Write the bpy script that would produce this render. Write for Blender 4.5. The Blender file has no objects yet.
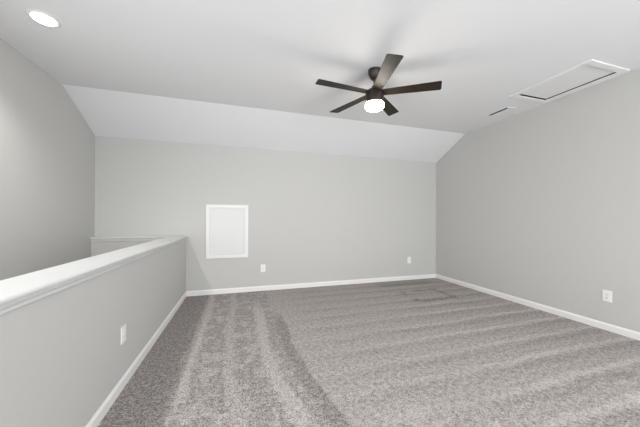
import bpy, bmesh, math
from math import radians as R, sin, cos, pi
from mathutils import Vector, Matrix

# ---------------------------------------------------------------- camera, world, light, exposure
scene = bpy.context.scene
col = scene.collection
cam_data = bpy.data.cameras.new('camera')
cam = bpy.data.objects.new('camera', cam_data); col.objects.link(cam)
F_PX = 261.43
cam_data.sensor_fit = 'HORIZONTAL'; cam_data.sensor_width = 36.0
cam_data.lens = 36.0 * F_PX / 640.0
cam_data.shift_y = 4.5 / 640.0
cam_data.clip_start = 0.02
YAW, ROLL = 0.2945, 0.0043
cam.matrix_world = Matrix.Translation((0, 0, 1.22)) @ Matrix.Rotation(-YAW, 4, 'Z') @ Matrix.Rotation(R(90), 4, 'X') @ Matrix.Rotation(ROLL, 4, 'Z')
scene.camera = cam

world = bpy.data.worlds.new('world'); scene.world = world
world.use_nodes = True
bg = world.node_tree.nodes['Background']
bg.inputs[0].default_value = (0.86, 0.93, 1.0, 1); bg.inputs[1].default_value = 1.5

def area(name, loc, rot, sx, sy, power, color):
    d = bpy.data.lights.new(name, 'AREA'); d.shape = 'RECTANGLE'; d.size = sx; d.size_y = sy
    d.energy = power; d.color = color
    o = bpy.data.objects.new(name, d); o.location = loc; o.rotation_euler = rot; col.objects.link(o)
    return o
ADDED_WINDOWS = ((-0.55, 1.45), (1.75, 3.75))          # x ranges of the two unseen windows added in the rear wall for light
WZ0, WZ1 = 0.25, 2.25
REAR_Y = -2.4
XL_OUT = -1.979 - 0.16
ADDED_WINDOW_POWER = 86
ADDED_STAIR_WINDOW = (-0.4, 2.0)                      # y range of the window in the stair wall, unseen and added to light the room
SZ0, SZ1 = 0.3, 1.45
for x0, x1 in ADDED_WINDOWS:                          # added daylight lamp just outside each window of the rear wall
    area('window_daylight', ((x0 + x1) / 2, REAR_Y - 0.16, (WZ0 + WZ1) / 2), (R(90), 0, 0), x1 - x0, WZ1 - WZ0, ADDED_WINDOW_POWER, (0.94, 0.97, 1.0))
area('window_daylight', (XL_OUT, sum(ADDED_STAIR_WINDOW) / 2, (SZ0 + SZ1) / 2), (R(90), 0, R(-90)), ADDED_STAIR_WINDOW[1] - ADDED_STAIR_WINDOW[0], SZ1 - SZ0, 42, (0.94, 0.97, 1.0))  # added daylight lamp outside the opening in the stair wall

LAMP_STRENGTH = 54.0                            # fan lamp
CAN_POWER = 34.0                                # recessed light
scene.view_settings.view_transform = 'Standard'
scene.view_settings.look = 'None'
scene.view_settings.gamma = 1.0
scene.view_settings.use_curve_mapping = False
scene.view_settings.exposure = 0.24

# ---------------------------------------------------------------- sizes of the room (metres)
XL, XR = -1.979, 3.859         # outer stair wall, right wall
YB = 4.469                    # back wall
HX = -0.807                   # room face of the half wall
HXO = -0.985                  # stair face of the half wall
ZC, ZK, YF = 2.75, 2.373, 3.753 # flat ceiling, knee height, fold between flat and slope
CAP = 0.937                   # top of the half wall cap
LOW = -1.6                    # lower landing of the stair well

# ---------------------------------------------------------------- materials
def srgb(r, g, b):
    def f(c):
        c /= 255.0
        return c / 12.92 if c <= 0.04045 else ((c + 0.055) / 1.055) ** 2.4
    return (f(r), f(g), f(b), 1.0)

def new_mat(name):
    m = bpy.data.materials.new(name); m.use_nodes = True
    return m, m.node_tree.nodes, m.node_tree.links, m.node_tree.nodes['Principled BSDF']

def paint(name, color, rough=0.6, tex=0.0, scale=90.0, spec=0.3):
    m, n, l, b = new_mat(name)
    b.inputs['Base Color'].default_value = color
    b.inputs['Roughness'].default_value = rough
    b.inputs['Specular IOR Level'].default_value = spec
    if tex:
        tc = n.new('ShaderNodeTexCoord'); nz = n.new('ShaderNodeTexNoise'); bp = n.new('ShaderNodeBump')
        nz.inputs['Scale'].default_value = scale; nz.inputs['Detail'].default_value = 3
        bp.inputs['Strength'].default_value = tex; bp.inputs['Distance'].default_value = 0.002
        l.new(tc.outputs['Object'], nz.inputs['Vector']); l.new(nz.outputs['Fac'], bp.inputs['Height'])
        l.new(bp.outputs['Normal'], b.inputs['Normal'])
    return m

def emitter(name, color, strength):
    m, n, l, b = new_mat(name)
    b.inputs['Base Color'].default_value = (0.9, 0.9, 0.9, 1)
    b.inputs['Emission Color'].default_value = color
    b.inputs['Emission Strength'].default_value = strength
    return m

M_WALL = paint('greige_wall_paint', srgb(199, 198, 195), 0.7, 0.12, 120)
M_CEIL = paint('white_ceiling_paint', srgb(233, 233, 234), 0.85, 0.15, 70)
M_TRIM = paint('white_trim_paint', srgb(237, 236, 234), 0.38, spec=0.45)
M_TRIM_DIMMED = paint('white_cap_paint', srgb(216, 216, 215), 0.45, spec=0.3)  # trim paint darkened to offset the strong light on the caps
M_PANEL = paint('white_panel_paint', srgb(227, 227, 226), 0.5, 0.05, 60)
M_HATCH = paint('white_hatch_paint', srgb(234, 234, 234), 0.7)
M_PLATE = paint('white_plastic', srgb(240, 240, 238), 0.35, spec=0.5)
M_SLOT = paint('dark_slot', srgb(70, 68, 66), 0.6)
M_DARK = paint('dark_void', srgb(48, 47, 46), 0.9)
M_BRONZE = paint('dark_bronze_metal', srgb(52, 45, 38), 0.38, spec=0.5)
M_BRONZE.node_tree.nodes['Principled BSDF'].inputs['Metallic'].default_value = 0.3
M_GREYMETAL = paint('grey_metal', srgb(170, 170, 168), 0.4)
M_SCREW = paint('screw_paint', srgb(205, 205, 203), 0.4)
M_LENS = emitter('lamp_glass', (1.0, 0.94, 0.84, 1), LAMP_STRENGTH)
M_CANLENS = emitter('can_lens', (1.0, 0.97, 0.92, 1), 7.0)

def wood_blade():
    m, n, l, b = new_mat('dark_walnut_blade')
    tc = n.new('ShaderNodeTexCoord'); mp = n.new('ShaderNodeMapping'); nz = n.new('ShaderNodeTexNoise'); cr = n.new('ShaderNodeValToRGB')
    mp.inputs['Scale'].default_value = (6, 90, 20)
    nz.inputs['Scale'].default_value = 1.0; nz.inputs['Detail'].default_value = 5
    cr.color_ramp.elements[0].position = 0.3; cr.color_ramp.elements[0].color = srgb(28, 21, 13)
    cr.color_ramp.elements[1].position = 0.75; cr.color_ramp.elements[1].color = srgb(46, 35, 21)
    l.new(tc.outputs['Object'], mp.inputs['Vector']); l.new(mp.outputs['Vector'], nz.inputs['Vector'])
    l.new(nz.outputs['Fac'], cr.inputs['Fac']); l.new(cr.outputs['Color'], b.inputs['Base Color'])
    b.inputs['Roughness'].default_value = 0.55; b.inputs['Specular IOR Level'].default_value = 0.3
    return m
M_BLADE = wood_blade()

def glass_pane():
    m, n, l, b = new_mat('window_glass')
    tr = n.new('ShaderNodeBsdfTransparent'); gl = n.new('ShaderNodeBsdfGlossy'); mx = n.new('ShaderNodeMixShader')
    gl.inputs['Roughness'].default_value = 0.02; mx.inputs['Fac'].default_value = 0.06
    l.new(tr.outputs[0], mx.inputs[1]); l.new(gl.outputs[0], mx.inputs[2])
    l.new(mx.outputs[0], n['Material Output'].inputs['Surface'])
    return m
M_GLASS = glass_pane()

def carpet():
    """grey-brown cut pile with the tracks a vacuum cleaner leaves in the nap"""
    m, n, l, b = new_mat('carpet_pile')
    tc = n.new('ShaderNodeTexCoord')
    def val(v):
        return v if hasattr(v, 'links') else None
    def put(sock, v):
        if hasattr(v, 'is_output'): l.new(v, sock)
        else: sock.default_value = v
    def mth(op, a, c=0.0, d=None, clamp=False):
        k = n.new('ShaderNodeMath'); k.operation = op; k.use_clamp = clamp
        put(k.inputs[0], a); put(k.inputs[1], c)
        if d is not None: put(k.inputs[2], d)
        return k.outputs[0]
    def noise(scale, detail=2.0, rough=0.5, vec=None):
        k = n.new('ShaderNodeTexNoise'); k.inputs['Scale'].default_value = scale
        k.inputs['Detail'].default_value = detail; k.inputs['Roughness'].default_value = rough
        l.new(vec if vec is not None else tc.outputs['Object'], k.inputs['Vector'])
        return k.outputs['Fac']
    def smooth(v, a, c):                        # 0 at a, 1 at c
        k = n.new('ShaderNodeMapRange'); k.interpolation_type = 'SMOOTHSTEP'
        put(k.inputs['Value'], v); k.inputs['From Min'].default_value = a; k.inputs['From Max'].default_value = c
        return k.outputs['Result']
    def smooth_desc(v, a, c):                   # 1 at a, 0 at c
        return mth('SUBTRACT', 1.0, smooth(v, a, c))
    sp = n.new('ShaderNodeSeparateXYZ'); l.new(tc.outputs['Object'], sp.inputs[0])
    X, Y = sp.outputs[0], sp.outputs[1]
    # wobble of the tracks
    wob = mth('MULTIPLY', mth('SUBTRACT', noise(2.2, 3), 0.5), 0.10)
    fuzz = mth('MULTIPLY', mth('SUBTRACT', noise(22, 3, 0.65), 0.5), 0.16)
    w2 = mth('ADD', wob, fuzz)
    Xw = mth('ADD', X, w2)
    Yw = mth('ADD', Y, w2)
    # the left tracks bend to the right towards the front
    bend = mth('MULTIPLY', mth('POWER', mth('MAXIMUM', mth('SUBTRACT', 2.5, Y), 0.0), 2.0), 0.13)
    Xb = mth('SUBTRACT', Xw, bend)
    def band(v, c, half, soft):
        d = mth('ABSOLUTE', mth('SUBTRACT', v, c))
        return smooth_desc(d, half, half + soft)
    # zone mask: 1 right of the border track
    zone = smooth(Xb, 0.36, 0.42)
    left = mth('SUBTRACT', 1.0, zone)
    t1 = mth('MULTIPLY', band(Xw, -0.41, 0.03, 0.035), smooth(Y, 1.5, 2.1))
    t2 = mth('MULTIPLY', band(Xb, -0.10, 0.025, 0.04), 0.7)
    t3 = mth('MULTIPLY', band(Xb, 0.23, 0.04, 0.035), smooth_desc(Y, 3.4, 4.2))
    mott = mth('MULTIPLY', smooth(noise(5.5, 5, 0.62), 0.50, 0.58), smooth(Xw, -0.6, -0.35))
    lt = mth('MAXIMUM', mth('MAXIMUM', t1, t2), mth('MAXIMUM', t3, mth('MULTIPLY', mott, 0.7)))
    wallside = smooth_desc(Xw, -0.52, -0.42)  # darker strip by the half wall: nap with some painted shadow
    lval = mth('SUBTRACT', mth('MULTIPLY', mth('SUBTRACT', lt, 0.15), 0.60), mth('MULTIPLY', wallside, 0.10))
    lval = mth('SUBTRACT', lval, 0.12)
    # right zone: tracks across the room every 0.29 m
    ph = mth('FRACT', mth('DIVIDE', mth('SUBTRACT', Yw, 1.37 - 0.145), 0.29))
    saw = mth('ABSOLUTE', mth('SUBTRACT', ph, 0.5))          # 0 on the light line
    thin = smooth_desc(saw, 0.05, 0.15)
    mixx = smooth(X, 0.9, 3.0)
    tr = mth('MULTIPLY', thin, mth('ADD', 0.25, mth('MULTIPLY', mixx, 0.75)))
    shade = mth('MULTIPLY', band(ph, 0.18, 0.08, 0.16), smooth(X, 0.5, 1.15))   # pile laid the other way beside each line
    streak_v = n.new('ShaderNodeMapping'); streak_v.inputs['Scale'].default_value = (0.9, 5.0, 1.0)
    l.new(tc.outputs['Object'], streak_v.inputs['Vector'])
    gate = smooth(noise(1.0, 3, 0.6, streak_v.outputs['Vector']), 0.34, 0.6)
    far = smooth_desc(Y, 2.6, 3.8)
    tr = mth('MULTIPLY', tr, mth('ADD', 0.5, mth('MULTIPLY', gate, 0.5)))
    tr = mth('MULTIPLY', tr, mth('ADD', 0.35, mth('MULTIPLY', far, 0.65)))
    patch = mth('MULTIPLY', smooth(noise(3.2, 4, 0.6), 0.5, 0.7), smooth_desc(Y, 1.2, 1.6))
    tr = mth('SUBTRACT', mth('MULTIPLY', tr, 0.54), mth('MULTIPLY', mth('MULTIPLY', shade, mth('ADD', 0.3, mth('MULTIPLY', gate, 0.7))), 0.26))
    rval = mth('ADD', mth('ADD', tr, 0.10), mth('MULTIPLY', patch, 0.45))
    edge = mth('MULTIPLY', band(mth('SUBTRACT', mth('ADD', X, wob), bend), 0.43, 0.05, 0.035), smooth_desc(Y, 3.0, 3.5))
    rval = mth('SUBTRACT', rval, mth('MULTIPLY', edge, 0.55))
    # the outline pressed into the pile near the far right corner, and the crushed pile along the back wall
    dx = mth('ABSOLUTE', mth('SUBTRACT', Xw, 2.86)); dy = mth('ABSOLUTE', mth('SUBTRACT', Yw, 3.50))
    box = mth('MAXIMUM', mth('DIVIDE', dx, 0.36), mth('DIVIDE', dy, 0.27))
    ring = smooth_desc(mth('ABSOLUTE', mth('SUBTRACT', box, 0.9)), 0.08, 0.22)
    ring = mth('MULTIPLY', ring, smooth(noise(5, 2), 0.34, 0.52))
    rval = mth('SUBTRACT', rval, mth('MULTIPLY', ring, 0.55))
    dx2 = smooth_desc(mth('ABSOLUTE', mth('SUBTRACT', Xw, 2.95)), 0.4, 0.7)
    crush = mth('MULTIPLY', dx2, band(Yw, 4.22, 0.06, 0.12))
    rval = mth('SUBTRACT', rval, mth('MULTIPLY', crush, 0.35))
    nap = mth('ADD', mth('MULTIPLY', left, lval), mth('MULTIPLY', zone, rval))
    # yarn speckle
    sp1 = mth('MULTIPLY', mth('SUBTRACT', noise(95, 3, 0.75), 0.5), mth('ADD', 2.2, mth('MULTIPLY', left, 0.8)))
    sp2 = mth('MULTIPLY', mth('SUBTRACT', noise(30, 3, 0.7), 0.5), 1.2)
    f = mth('ADD', mth('ADD', 0.40, mth('MULTIPLY', nap, 0.40)), mth('ADD', sp1, sp2))
    cr = n.new('ShaderNodeValToRGB')
    e = cr.color_ramp.elements
    e[0].position = 0.0; e[0].color = srgb(112, 107, 104)
    e[1].position = 1.0; e[1].color = srgb(216, 210, 206)
    k = e.new(0.42); k.color = srgb(168, 161, 157)
    l.new(f, cr.inputs['Fac']); l.new(cr.outputs['Color'], b.inputs['Base Color'])
    b.inputs['Roughness'].default_value = 1.0; b.inputs['Specular IOR Level'].default_value = 0.05
    bp = n.new('ShaderNodeBump'); bp.inputs['Strength'].default_value = 0.7; bp.inputs['Distance'].default_value = 0.006
    l.new(noise(140, 2, 0.7), bp.inputs['Height']); l.new(bp.outputs['Normal'], b.inputs['Normal'])
    return m
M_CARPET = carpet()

# ---------------------------------------------------------------- mesh helpers
def add_box(bm, a, c):
    x0, y0, z0 = a; x1, y1, z1 = c
    v = [bm.verts.new(p) for p in ((x0,y0,z0),(x1,y0,z0),(x1,y1,z0),(x0,y1,z0),(x0,y0,z1),(x1,y0,z1),(x1,y1,z1),(x0,y1,z1))]
    for q in ((0,3,2,1),(4,5,6,7),(0,1,5,4),(1,2,6,5),(2,3,7,6),(3,0,4,7)):
        bm.faces.new([v[i] for i in q])
    return v

def add_prism(bm, profile, axis, t0, t1):
    """sweep a closed 2-D profile along an axis: 'X' takes (y,z), 'Y' takes (x,z), 'Z' takes (x,y)"""
    def p3(p, t):
        return {'X': (t, p[0], p[1]), 'Y': (p[0], t, p[1]), 'Z': (p[0], p[1], t)}[axis]
    A = [bm.verts.new(p3(p, t0)) for p in profile]; B = [bm.verts.new(p3(p, t1)) for p in profile]
    bm.faces.new(A); bm.faces.new(B[::-1])
    k = len(profile)
    for i in range(k):
        bm.faces.new((A[i], B[i], B[(i + 1) % k], A[(i + 1) % k]))

def add_lathe(bm, prof, seg=40, center=(0, 0)):
    """revolve (radius, z) points about a vertical axis"""
    rings = []
    for r, z in prof:
        if r < 1e-6: rings.append([bm.verts.new((center[0], center[1], z))])
        else: rings.append([bm.verts.new((center[0] + r * cos(2 * pi * i / seg), center[1] + r * sin(2 * pi * i / seg), z)) for i in range(seg)])
    for a, c in zip(rings, rings[1:]):
        for i in range(seg):
            j = (i + 1) % seg
            if len(a) == 1 and len(c) == 1: continue
            if len(a) == 1: bm.faces.new((a[0], c[i], c[j]))
            elif len(c) == 1: bm.faces.new((a[i], c[0], a[j]))
            else: bm.faces.new((a[i], c[i], c[j], a[j]))

def obj(name, bm, mat, parent=None, bevel=0.0, smooth=False, segs=2):
    bmesh.ops.recalc_face_normals(bm, faces=bm.faces[:])
    me = bpy.data.meshes.new(name); bm.to_mesh(me); bm.free()
    me.materials.append(mat)
    o = bpy.data.objects.new(name, me); col.objects.link(o)
    if parent: o.parent = parent
    if bevel:
        b = o.modifiers.new('bevel', 'BEVEL'); b.width = bevel; b.segments = segs; b.limit_method = 'ANGLE'; b.angle_limit = R(35)
    if smooth:
        me.polygons.foreach_set('use_smooth', [True] * len(me.polygons))
        me.set_sharp_from_angle(angle=R(35))
    return o

def struct(name, bm, mat, parent=None, **k):
    o = obj(name, bm, mat, parent, **k)
    if not parent: o['kind'] = 'structure'
    return o

def boxes(*bs):
    bm = bmesh.new()
    for a, c in bs: add_box(bm, a, c)
    return bm

def thing(name, label, cat, loc=(0, 0, 0), rotz=0.0, group=None):
    o = bpy.data.objects.new(name, None); col.objects.link(o)
    o.empty_display_size = 0.1
    o.location = loc; o.rotation_euler = (0, 0, rotz)
    o['label'] = label; o['category'] = cat
    if group: o['group'] = group
    return o

# ---------------------------------------------------------------- the room shell
T = 0.12
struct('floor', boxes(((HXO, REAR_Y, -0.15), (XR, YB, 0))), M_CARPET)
struct('floor_landing', boxes(((XL, REAR_Y, LOW - 0.1), (HXO, YB, LOW))), M_CARPET)
sy0, sy1 = ADDED_STAIR_WINDOW
struct('wall_left', boxes(((XL - T, REAR_Y - T, LOW - 0.1), (XL, sy0, ZC + 0.1)), ((XL - T, sy1, LOW - 0.1), (XL, YB + T, ZC + 0.1)),
                          ((XL - T, sy0, LOW - 0.1), (XL, sy1, SZ0)), ((XL - T, sy0, SZ1), (XL, sy1, ZC + 0.1))), M_WALL)
xa, xb = XL - 0.09, XL - 0.04
ym = (sy0 + sy1) / 2
w = struct('window_3', boxes(((xa, sy0, SZ0), (xb, sy0 + 0.04, SZ1)), ((xa, sy1 - 0.04, SZ0), (xb, sy1, SZ1)), ((xa, ym - 0.02, SZ0 + 0.04), (xb, ym + 0.02, SZ1 - 0.04)),
                             ((xa, sy0 + 0.04, SZ0), (xb, sy1 - 0.04, SZ0 + 0.04)), ((xa, sy0 + 0.04, SZ1 - 0.04), (xb, sy1 - 0.04, SZ1))), M_TRIM)  # unseen, added to let light in over the stairs
obj('pane', boxes(((XL - 0.068, sy0 + 0.04, SZ0 + 0.04), (XL - 0.064, ym - 0.02, SZ1 - 0.04)), ((XL - 0.068, ym + 0.02, SZ0 + 0.04), (XL - 0.064, sy1 - 0.04, SZ1 - 0.04))), M_GLASS, w)
struct('wall_right', boxes(((XR, REAR_Y - T, -0.15), (XR + T, YB + T, ZC + 0.1))), M_WALL)

# back wall with the opening for the access panel
AX0, AX1, AZ0, AZ1 = -0.523, 0.120, 0.570, 1.425          # outside of the panel's casing
ox0, ox1, oz0, oz1 = AX0 + 0.03, AX1 - 0.03, AZ0 + 0.03, AZ1 - 0.03
struct('wall_back', boxes(((XL, YB, LOW), (ox0, YB + T, ZK + 0.2)), ((ox1, YB, LOW), (XR, YB + T, ZK + 0.2)),
                          ((ox0, YB, LOW), (ox1, YB + T, oz0)), ((ox0, YB, oz1), (ox1, YB + T, ZK + 0.2))), M_WALL)
# rear wall behind the camera with two windows added to brighten the room
rear = []
xs = [XL] + [v for w in ADDED_WINDOWS for v in w] + [XR]
for i in range(0, len(xs), 2): rear.append(((xs[i], REAR_Y - T, LOW), (xs[i + 1], REAR_Y, ZC + 0.1)))
for x0, x1 in ADDED_WINDOWS:
    rear.append(((x0, REAR_Y - T, LOW), (x1, REAR_Y, WZ0))); rear.append(((x0, REAR_Y - T, WZ1), (x1, REAR_Y, ZC + 0.1)))
struct('wall_rear', boxes(*rear), M_WALL)
for i, (x0, x1) in enumerate(ADDED_WINDOWS):
    zm = (WZ0 + WZ1) / 2
    ya, yb = REAR_Y - 0.09, REAR_Y - 0.04
    w = struct('window_%d' % (i + 1), boxes(((x0, ya, WZ0), (x0 + 0.04, yb, WZ1)), ((x1 - 0.04, ya, WZ0), (x1, yb, WZ1)),
               ((x0 + 0.04, ya, WZ0), (x1 - 0.04, yb, WZ0 + 0.04)), ((x0 + 0.04, ya, WZ1 - 0.04), (x1 - 0.04, yb, WZ1)),
               ((x0 + 0.04, ya, zm - 0.02), (x1 - 0.04, yb, zm + 0.02))), M_TRIM)
    obj('pane', boxes(((x0 + 0.04, REAR_Y - 0.068, WZ0 + 0.04), (x1 - 0.04, REAR_Y - 0.064, zm - 0.02)),
                      ((x0 + 0.04, REAR_Y - 0.068, zm + 0.02), (x1 - 0.04, REAR_Y - 0.064, WZ1 - 0.04))), M_GLASS, w)

# ceiling: a flat part with an opening for the attic hatch and a slope down to the back wall
HX0, HX1, HY0, HY1 = 3.252, 3.745, 1.692, 2.385          # attic opening
bm = bmesh.new()
ct = ZC + 0.1
for a, c in (((XL, REAR_Y), (HX0, YF)), ((HX1, REAR_Y), (XR, YF)), ((HX0, REAR_Y), (HX1, HY0)), ((HX0, HY1), (HX1, YF))):
    add_box(bm, (a[0], a[1], ZC), (c[0], c[1], ct))
add_prism(bm, [(YF, ZC), (YB, ZK), (YB, ZK + 0.14), (YF, ct)], 'X', XL, XR)
struct('ceiling', bm, M_CEIL)

# half wall along the stairs and the ledge at the back of the stair well
struct('wall_half', boxes(((HXO, REAR_Y, LOW), (HX, YB, CAP - 0.02))), M_WALL)
LY = 4.38
struct('wall_ledge', boxes(((XL, LY, LOW), (HXO, YB, CAP - 0.02))), M_WALL)
# half wall cap: board overhanging both faces
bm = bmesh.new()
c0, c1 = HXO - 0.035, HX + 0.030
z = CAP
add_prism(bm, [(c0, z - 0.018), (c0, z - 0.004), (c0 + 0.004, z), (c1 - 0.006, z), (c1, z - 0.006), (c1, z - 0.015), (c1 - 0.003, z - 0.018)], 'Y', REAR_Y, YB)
cap1 = struct('trim_1', bm, M_TRIM_DIMMED)
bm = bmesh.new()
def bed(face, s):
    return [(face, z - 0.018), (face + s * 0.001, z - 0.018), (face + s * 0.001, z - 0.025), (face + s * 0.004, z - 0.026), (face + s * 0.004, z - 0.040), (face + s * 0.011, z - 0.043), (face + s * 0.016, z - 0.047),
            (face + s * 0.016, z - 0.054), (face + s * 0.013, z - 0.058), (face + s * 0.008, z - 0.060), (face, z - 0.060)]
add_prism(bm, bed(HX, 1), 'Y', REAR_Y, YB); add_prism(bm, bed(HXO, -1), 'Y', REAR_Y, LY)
obj('bed_moulding', bm, M_TRIM_DIMMED, cap1)
# ledge cap
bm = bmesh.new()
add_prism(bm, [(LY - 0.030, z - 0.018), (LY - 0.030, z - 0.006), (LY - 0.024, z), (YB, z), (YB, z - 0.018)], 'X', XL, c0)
cap2 = struct('trim_2', bm, M_TRIM_DIMMED)
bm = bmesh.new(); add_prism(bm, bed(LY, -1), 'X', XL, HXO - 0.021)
obj('bed_moulding', bm, M_TRIM_DIMMED, cap2)

# baseboards
BH = 0.078
def base_prof(f, s):
    return [(f, 0), (f + s * 0.014, 0), (f + s * 0.014, BH - 0.018), (f + s * 0.011, BH - 0.012), (f + s * 0.007, BH - 0.006), (f + s * 0.005, BH), (f, BH)]
bm = bmesh.new(); add_prism(bm, base_prof(HX, 1), 'Y', REAR_Y, YB); struct('baseboard_left', bm, M_TRIM)
bm = bmesh.new(); add_prism(bm, base_prof(XR, -1), 'Y', REAR_Y, YB); struct('baseboard_right', bm, M_TRIM)
bm = bmesh.new(); add_prism(bm, base_prof(YB, -1), 'X', HX + 0.014, XR - 0.014); struct('baseboard_back', bm, M_TRIM)
bm = bmesh.new(); add_prism(bm, base_prof(REAR_Y, 1), 'X', HX + 0.014, XR - 0.014); struct('baseboard_rear', bm, M_TRIM)

# ---------------------------------------------------------------- ceiling fan
FX, FY = 1.32, 2.425
fan = thing('ceiling_fan', 'dark bronze five-blade ceiling fan with a glowing round lamp hanging from the ceiling', 'ceiling fan', (FX, FY, ZC))
fan.scale = (0.968,) * 3
bm = bmesh.new()
add_lathe(bm, [(0, 0), (0.070, 0), (0.072, -0.012), (0.068, -0.035), (0.055, -0.070), (0.036, -0.098), (0.020, -0.108), (0, -0.108)])
obj('canopy', bm, M_BRONZE, fan, smooth=True)
bm = bmesh.new(); add_lathe(bm, [(0, -0.10), (0.0135, -0.10), (0.0135, -0.20), (0, -0.20)], 20)
obj('downrod', bm, M_BRONZE, fan, smooth=True)
bm = bmesh.new()
add_lathe(bm, [(0, -0.165), (0.022, -0.165), (0.028, -0.172), (0.030, -0.190), (0.048, -0.202), (0.052, -0.222), (0, -0.222)], 32)
obj('coupling', bm, M_BRONZE, fan, smooth=True)
bm = bmesh.new()
add_lathe(bm, [(0, -0.220), (0.070, -0.220), (0.088, -0.226), (0.096, -0.238), (0.097, -0.262), (0.097, -0.300), (0.097, -0.352), (0.094, -0.358), (0.0, -0.358)], 48)
obj('motor_housing', bm, M_BRONZE, fan, smooth=True)
bm = bmesh.new()
add_lathe(bm, [(0.0, -0.354), (0.094, -0.356), (0.0965, -0.362), (0.0975, -0.376), (0.097, -0.392), (0.090, -0.408), (0.072, -0.418), (0.042, -0.424), (0.0, -0.426)], 48)
lamp = obj('lamp_lens', bm, M_LENS, fan, smooth=True)
lamp['label'] = 'glowing white lens'

def blade_mesh():
    bm = bmesh.new()
    pts = []
    def corner(cx, cy, r, a0, a1, k=6):
        for i in range(k + 1):
            a = R(a0 + (a1 - a0) * i / k); pts.append((cx + r * cos(a), cy + r * sin(a)))
    r0, r1 = 0.085, 0.665
    h0, h1 = 0.050, 0.070
    pts += [(r0, -h0), (0.16, -h0 - 0.003)]
    corner(r1 - 0.030, -h1 + 0.018, 0.018, -90, -5)
    corner(r1 - 0.018, h1 - 0.018, 0.018, 5, 90)
    pts += [(0.16, h0 + 0.003), (r0, h0)]
    t = 0.0035
    lo = [bm.verts.new((x, y, -t)) for x, y in pts]; hi = [bm.verts.new((x, y, t)) for x, y in pts]
    bm.faces.new(lo[::-1]); bm.faces.new(hi)
    for i in range(len(pts)):
        j = (i + 1) % len(pts); bm.faces.new((lo[i], lo[j], hi[j], hi[i]))
    return bm
blade0 = obj('blade', blade_mesh(), M_BLADE, fan, bevel=0.0015)
iron = bmesh.new()
add_prism(iron, [(0.080, -0.026), (0.150, -0.034), (0.185, -0.020), (0.195, 0.0), (0.185, 0.020), (0.150, 0.034), (0.080, 0.026)], 'Z', 0.0036, 0.0085)
iron0 = obj('blade_bracket', iron, M_BRONZE, blade0)
PITCH = R(-9)
for i in range(5):
    if i == 0: bl = blade0
    else:
        bl = blade0.copy(); col.objects.link(bl); bl.parent = fan
        ir = iron0.copy(); col.objects.link(ir); ir.parent = bl
    ang = R(40 + 72 * i)
    bl.matrix_local = Matrix.Translation((0, 0, -0.245)) @ Matrix.Rotation(ang, 4, 'Z') @ Matrix.Rotation(PITCH, 4, 'X')

# ---------------------------------------------------------------- recessed light
def recessed(x, y, label, power, cone, blend):
    t = thing('recessed_light', label, 'recessed light', (x, y, ZC))
    bm = bmesh.new()
    add_lathe(bm, [(0.072, -0.001), (0.094, 0.0), (0.095, -0.003), (0.090, -0.0065), (0.076, -0.009), (0.072, -0.007), (0.072, -0.001)], 48)
    obj('trim_ring', bm, M_TRIM, t, smooth=True)
    bm = bmesh.new(); add_lathe(bm, [(0, 0), (0.071, 0), (0.071, -0.006), (0.066, -0.013), (0.052, -0.019), (0.03, -0.0225), (0, -0.0235)], 40)
    le = obj('lens', bm, M_CANLENS, t, smooth=True); le['label'] = 'bright white lens'
    d = bpy.data.lights.new('can_beam', 'SPOT'); d.energy = power; d.spot_size = R(cone); d.spot_blend = blend
    d.shadow_soft_size = 0.03; d.color = (1.0, 0.97, 0.92)
    s = bpy.data.objects.new('can_beam', d); col.objects.link(s); s.parent = t; s.location = (0, 0, -0.04)
    return t
recessed(-1.459, 2.552, 'lit round recessed light in the white ceiling above the stairs', CAN_POWER, 124, 0.8)
recessed(-1.459, -0.5, 'lit round recessed light in the ceiling over the stairs beside the camera', 125, 172, 0.3)  # unseen lamp added for light and the half wall's shadow edge

# ---------------------------------------------------------------- attic hatch
hatch = thing('attic_hatch', 'white rectangular attic hatch in the ceiling along the right wall', 'attic hatch', ((HX0 + HX1) / 2, (HY0 + HY1) / 2, ZC))
hx, hy = (HX1 - HX0) / 2, (HY1 - HY0) / 2
fw, ft = 0.055, 0.013
obj('frame', boxes(((-hx - fw, -hy - fw, -ft), (-hx + 0.008, hy + fw, 0)), ((hx - 0.004, -hy - fw, -ft), (hx + fw - 0.004, hy + fw, 0)),
                   ((-hx + 0.008, -hy - fw, -ft), (hx - 0.004, -hy + 0.008, 0)), ((-hx + 0.008, hy - 0.004, -ft), (hx - 0.004, hy + fw, 0))), M_TRIM, hatch, bevel=0.003)
obj('panel', boxes(((-hx + 0.004, -hy + 0.004, 0.002), (hx - 0.024, hy - 0.028, 0.020))), M_HATCH, hatch, bevel=0.002)
wl = 0.012
obj('shaft', boxes(((-hx, -hy, 0.002), (-hx + wl, hy, 0.3)), ((hx - wl / 4, -hy, 0.002), (hx + wl, hy, 0.3)), ((-hx, -hy, 0.002), (hx, -hy + wl, 0.3)),
                   ((-hx, hy - wl / 4, 0.002), (hx, hy + wl, 0.3)), ((-hx, -hy, 0.3), (hx + wl, hy + wl, 0.32))), M_DARK, hatch)

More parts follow.
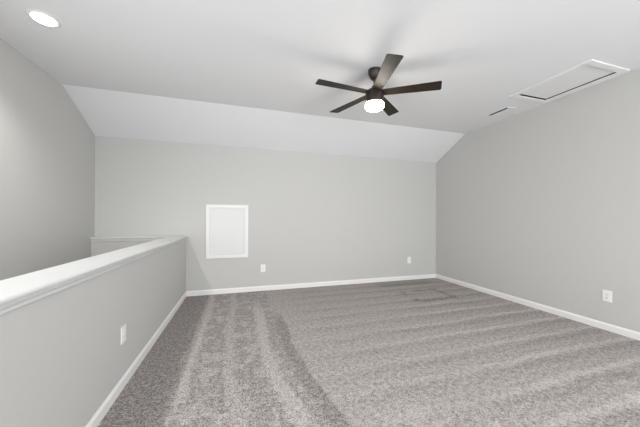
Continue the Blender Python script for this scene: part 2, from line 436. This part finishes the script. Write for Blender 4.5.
# ---------------------------------------------------------------- air vent
vent = thing('air_vent', 'small white air vent with a dark slot in the ceiling beside the attic hatch', 'air vent', (3.552, 2.838, ZC))
vx, vy = 0.075, 0.175
obj('frame', boxes(((-vx, -vy, -0.004), (-vx + 0.014, vy, 0)), ((vx - 0.022, -vy, -0.007), (vx, vy, 0)),
                   ((-vx + 0.022, -vy, -0.007), (vx - 0.022, -vy + 0.04, 0)), ((-vx + 0.022, vy - 0.04, -0.007), (vx - 0.022, vy, 0))), M_CEIL, vent, bevel=0.002)
obj('duct', boxes(((-vx + 0.012, -vy + 0.03, -0.0015), (vx - 0.02, vy - 0.03, -0.0005))), M_DARK, vent)  # flat dark sheet standing in for the shade inside the vent
slat0 = None
for k in range(3):
    if slat0 is None:
        bm = bmesh.new(); add_prism(bm, [(-0.0135, -0.0026), (0.0115, -0.0068), (0.0115, -0.0054), (-0.0135, -0.0014)], 'Y', -vy + 0.038, vy - 0.038)
        slat0 = s = obj('louvre', bm, M_CEIL, vent)
    else:
        s = slat0.copy(); col.objects.link(s); s.parent = vent
    s.location = (0.0 + k * 0.0235, 0, 0)

# ---------------------------------------------------------------- access panel in the back wall
px, pz = (AX0 + AX1) / 2, AZ0
pan = thing('access_panel', 'white framed attic access panel set low in the grey back wall', 'access panel', (px, YB, pz))
W2, H = (AX1 - AX0) / 2, AZ1 - AZ0
cw = 0.048
bm = bmesh.new()
def casing(bm, inner, outer, y0, y1):
    (ix0, iz0, ix1, iz1), (qx0, qz0, qx1, qz1) = inner, outer
    add_box(bm, (qx0, y0, qz0), (ix0, y1, qz1)); add_box(bm, (ix1, y0, qz0), (qx1, y1, qz1))
    add_box(bm, (ix0, y0, qz0), (ix1, y1, iz0)); add_box(bm, (ix0, y0, iz1), (ix1, y1, qz1))
casing(bm, (-W2 + cw, cw, W2 - cw, H - cw), (-W2, 0, W2, H), -0.017, 0)
obj('frame', bm, M_TRIM, pan, bevel=0.003)
bm = bmesh.new()
casing(bm, (-W2 + cw + 0.034, cw + 0.034, W2 - cw - 0.034, H - cw - 0.034), (-W2 + cw + 0.0005, cw + 0.0005, W2 - cw - 0.0005, H - cw - 0.0005), -0.005, 0.012)
obj('stop_bead', bm, M_PANEL, pan, bevel=0.003)
obj('panel', boxes(((-W2 + cw - 0.02, 0.002, cw - 0.02), (W2 - cw + 0.02, 0.02, H - cw + 0.02))), M_PANEL, pan)
bm = bmesh.new(); add_box(bm, (-0.012, -0.024, H - 0.040), (0.012, -0.017, H - 0.020)); add_box(bm, (-0.004, -0.027, H - 0.055), (0.004, -0.021, H - 0.022))
obj('latch', bm, M_PLATE, pan, bevel=0.001)

# ---------------------------------------------------------------- wall outlets
def plate_box(bm): add_box(bm, (-0.040, -0.006, -0.0625), (0.040, 0, 0.0625))
def outlet_mesh_parts(root, decora):
    bm = bmesh.new(); plate_box(bm); obj('cover_plate', bm, M_PLATE, root, bevel=0.003, segs=3)
    if decora:
        bm = bmesh.new(); add_box(bm, (-0.017, -0.0085, -0.034), (0.017, -0.006, 0.034)); s = obj('socket_insert', bm, M_PLATE, root, bevel=0.001)
        centers = (0.017, -0.017)
        for zc in centers:
            bm = bmesh.new()
            add_box(bm, (-0.0085, -0.0089, zc - 0.002), (-0.0063, -0.0082, zc + 0.007)); add_box(bm, (0.0063, -0.0089, zc - 0.001), (0.0085, -0.0082, zc + 0.006))
            add_box(bm, (-0.002, -0.0089, zc - 0.0105), (0.002, -0.0082, zc - 0.0065)); obj('slots', bm, M_SLOT, s)
    else:
        for zc in (0.0195, -0.0195):
            bm = bmesh.new()
            pts = [(0.0172 * cos(2 * pi * i / 24), max(-0.0125, min(0.0125, 0.0172 * sin(2 * pi * i / 24))) + zc) for i in range(24)]
            add_prism(bm, pts, 'Y', -0.0088, -0.006); s = obj('socket', bm, M_PLATE, root)
            bm = bmesh.new()
            add_box(bm, (-0.0085, -0.0093, zc - 0.003), (-0.0062, -0.0086, zc + 0.007)); add_box(bm, (0.0062, -0.0093, zc - 0.002), (0.0085, -0.0086, zc + 0.006))
            add_box(bm, (-0.0025, -0.0093, zc - 0.0105), (0.0025, -0.0086, zc - 0.006)); obj('slots', bm, M_SLOT, s)
        bm = bmesh.new()
        pts = [(0.003 * cos(2 * pi * i / 12), 0.003 * sin(2 * pi * i / 12)) for i in range(12)]
        add_prism(bm, pts, 'Y', -0.0072, -0.0058); obj('screw', bm, M_SCREW, root)
G = 'white wall outlets'
for x, y, z_, rz, dec, lab in (
    (HX, 2.211, 0.378, R(90), True, 'white outlet plate low on the grey half wall beside the stairs'),
    (0.361, YB, 0.376, 0, True, 'white outlet on the back wall just right of the access panel'),
    (3.213, YB, 0.388, 0, False, 'white outlet on the back wall near the far right corner'),
    (XR, 1.831, 0.377, R(-90), False, 'white outlet on the right wall above the baseboard')):
    outlet_mesh_parts(thing('wall_outlet', lab, 'outlet', (x, y, z_), rz, G), dec)
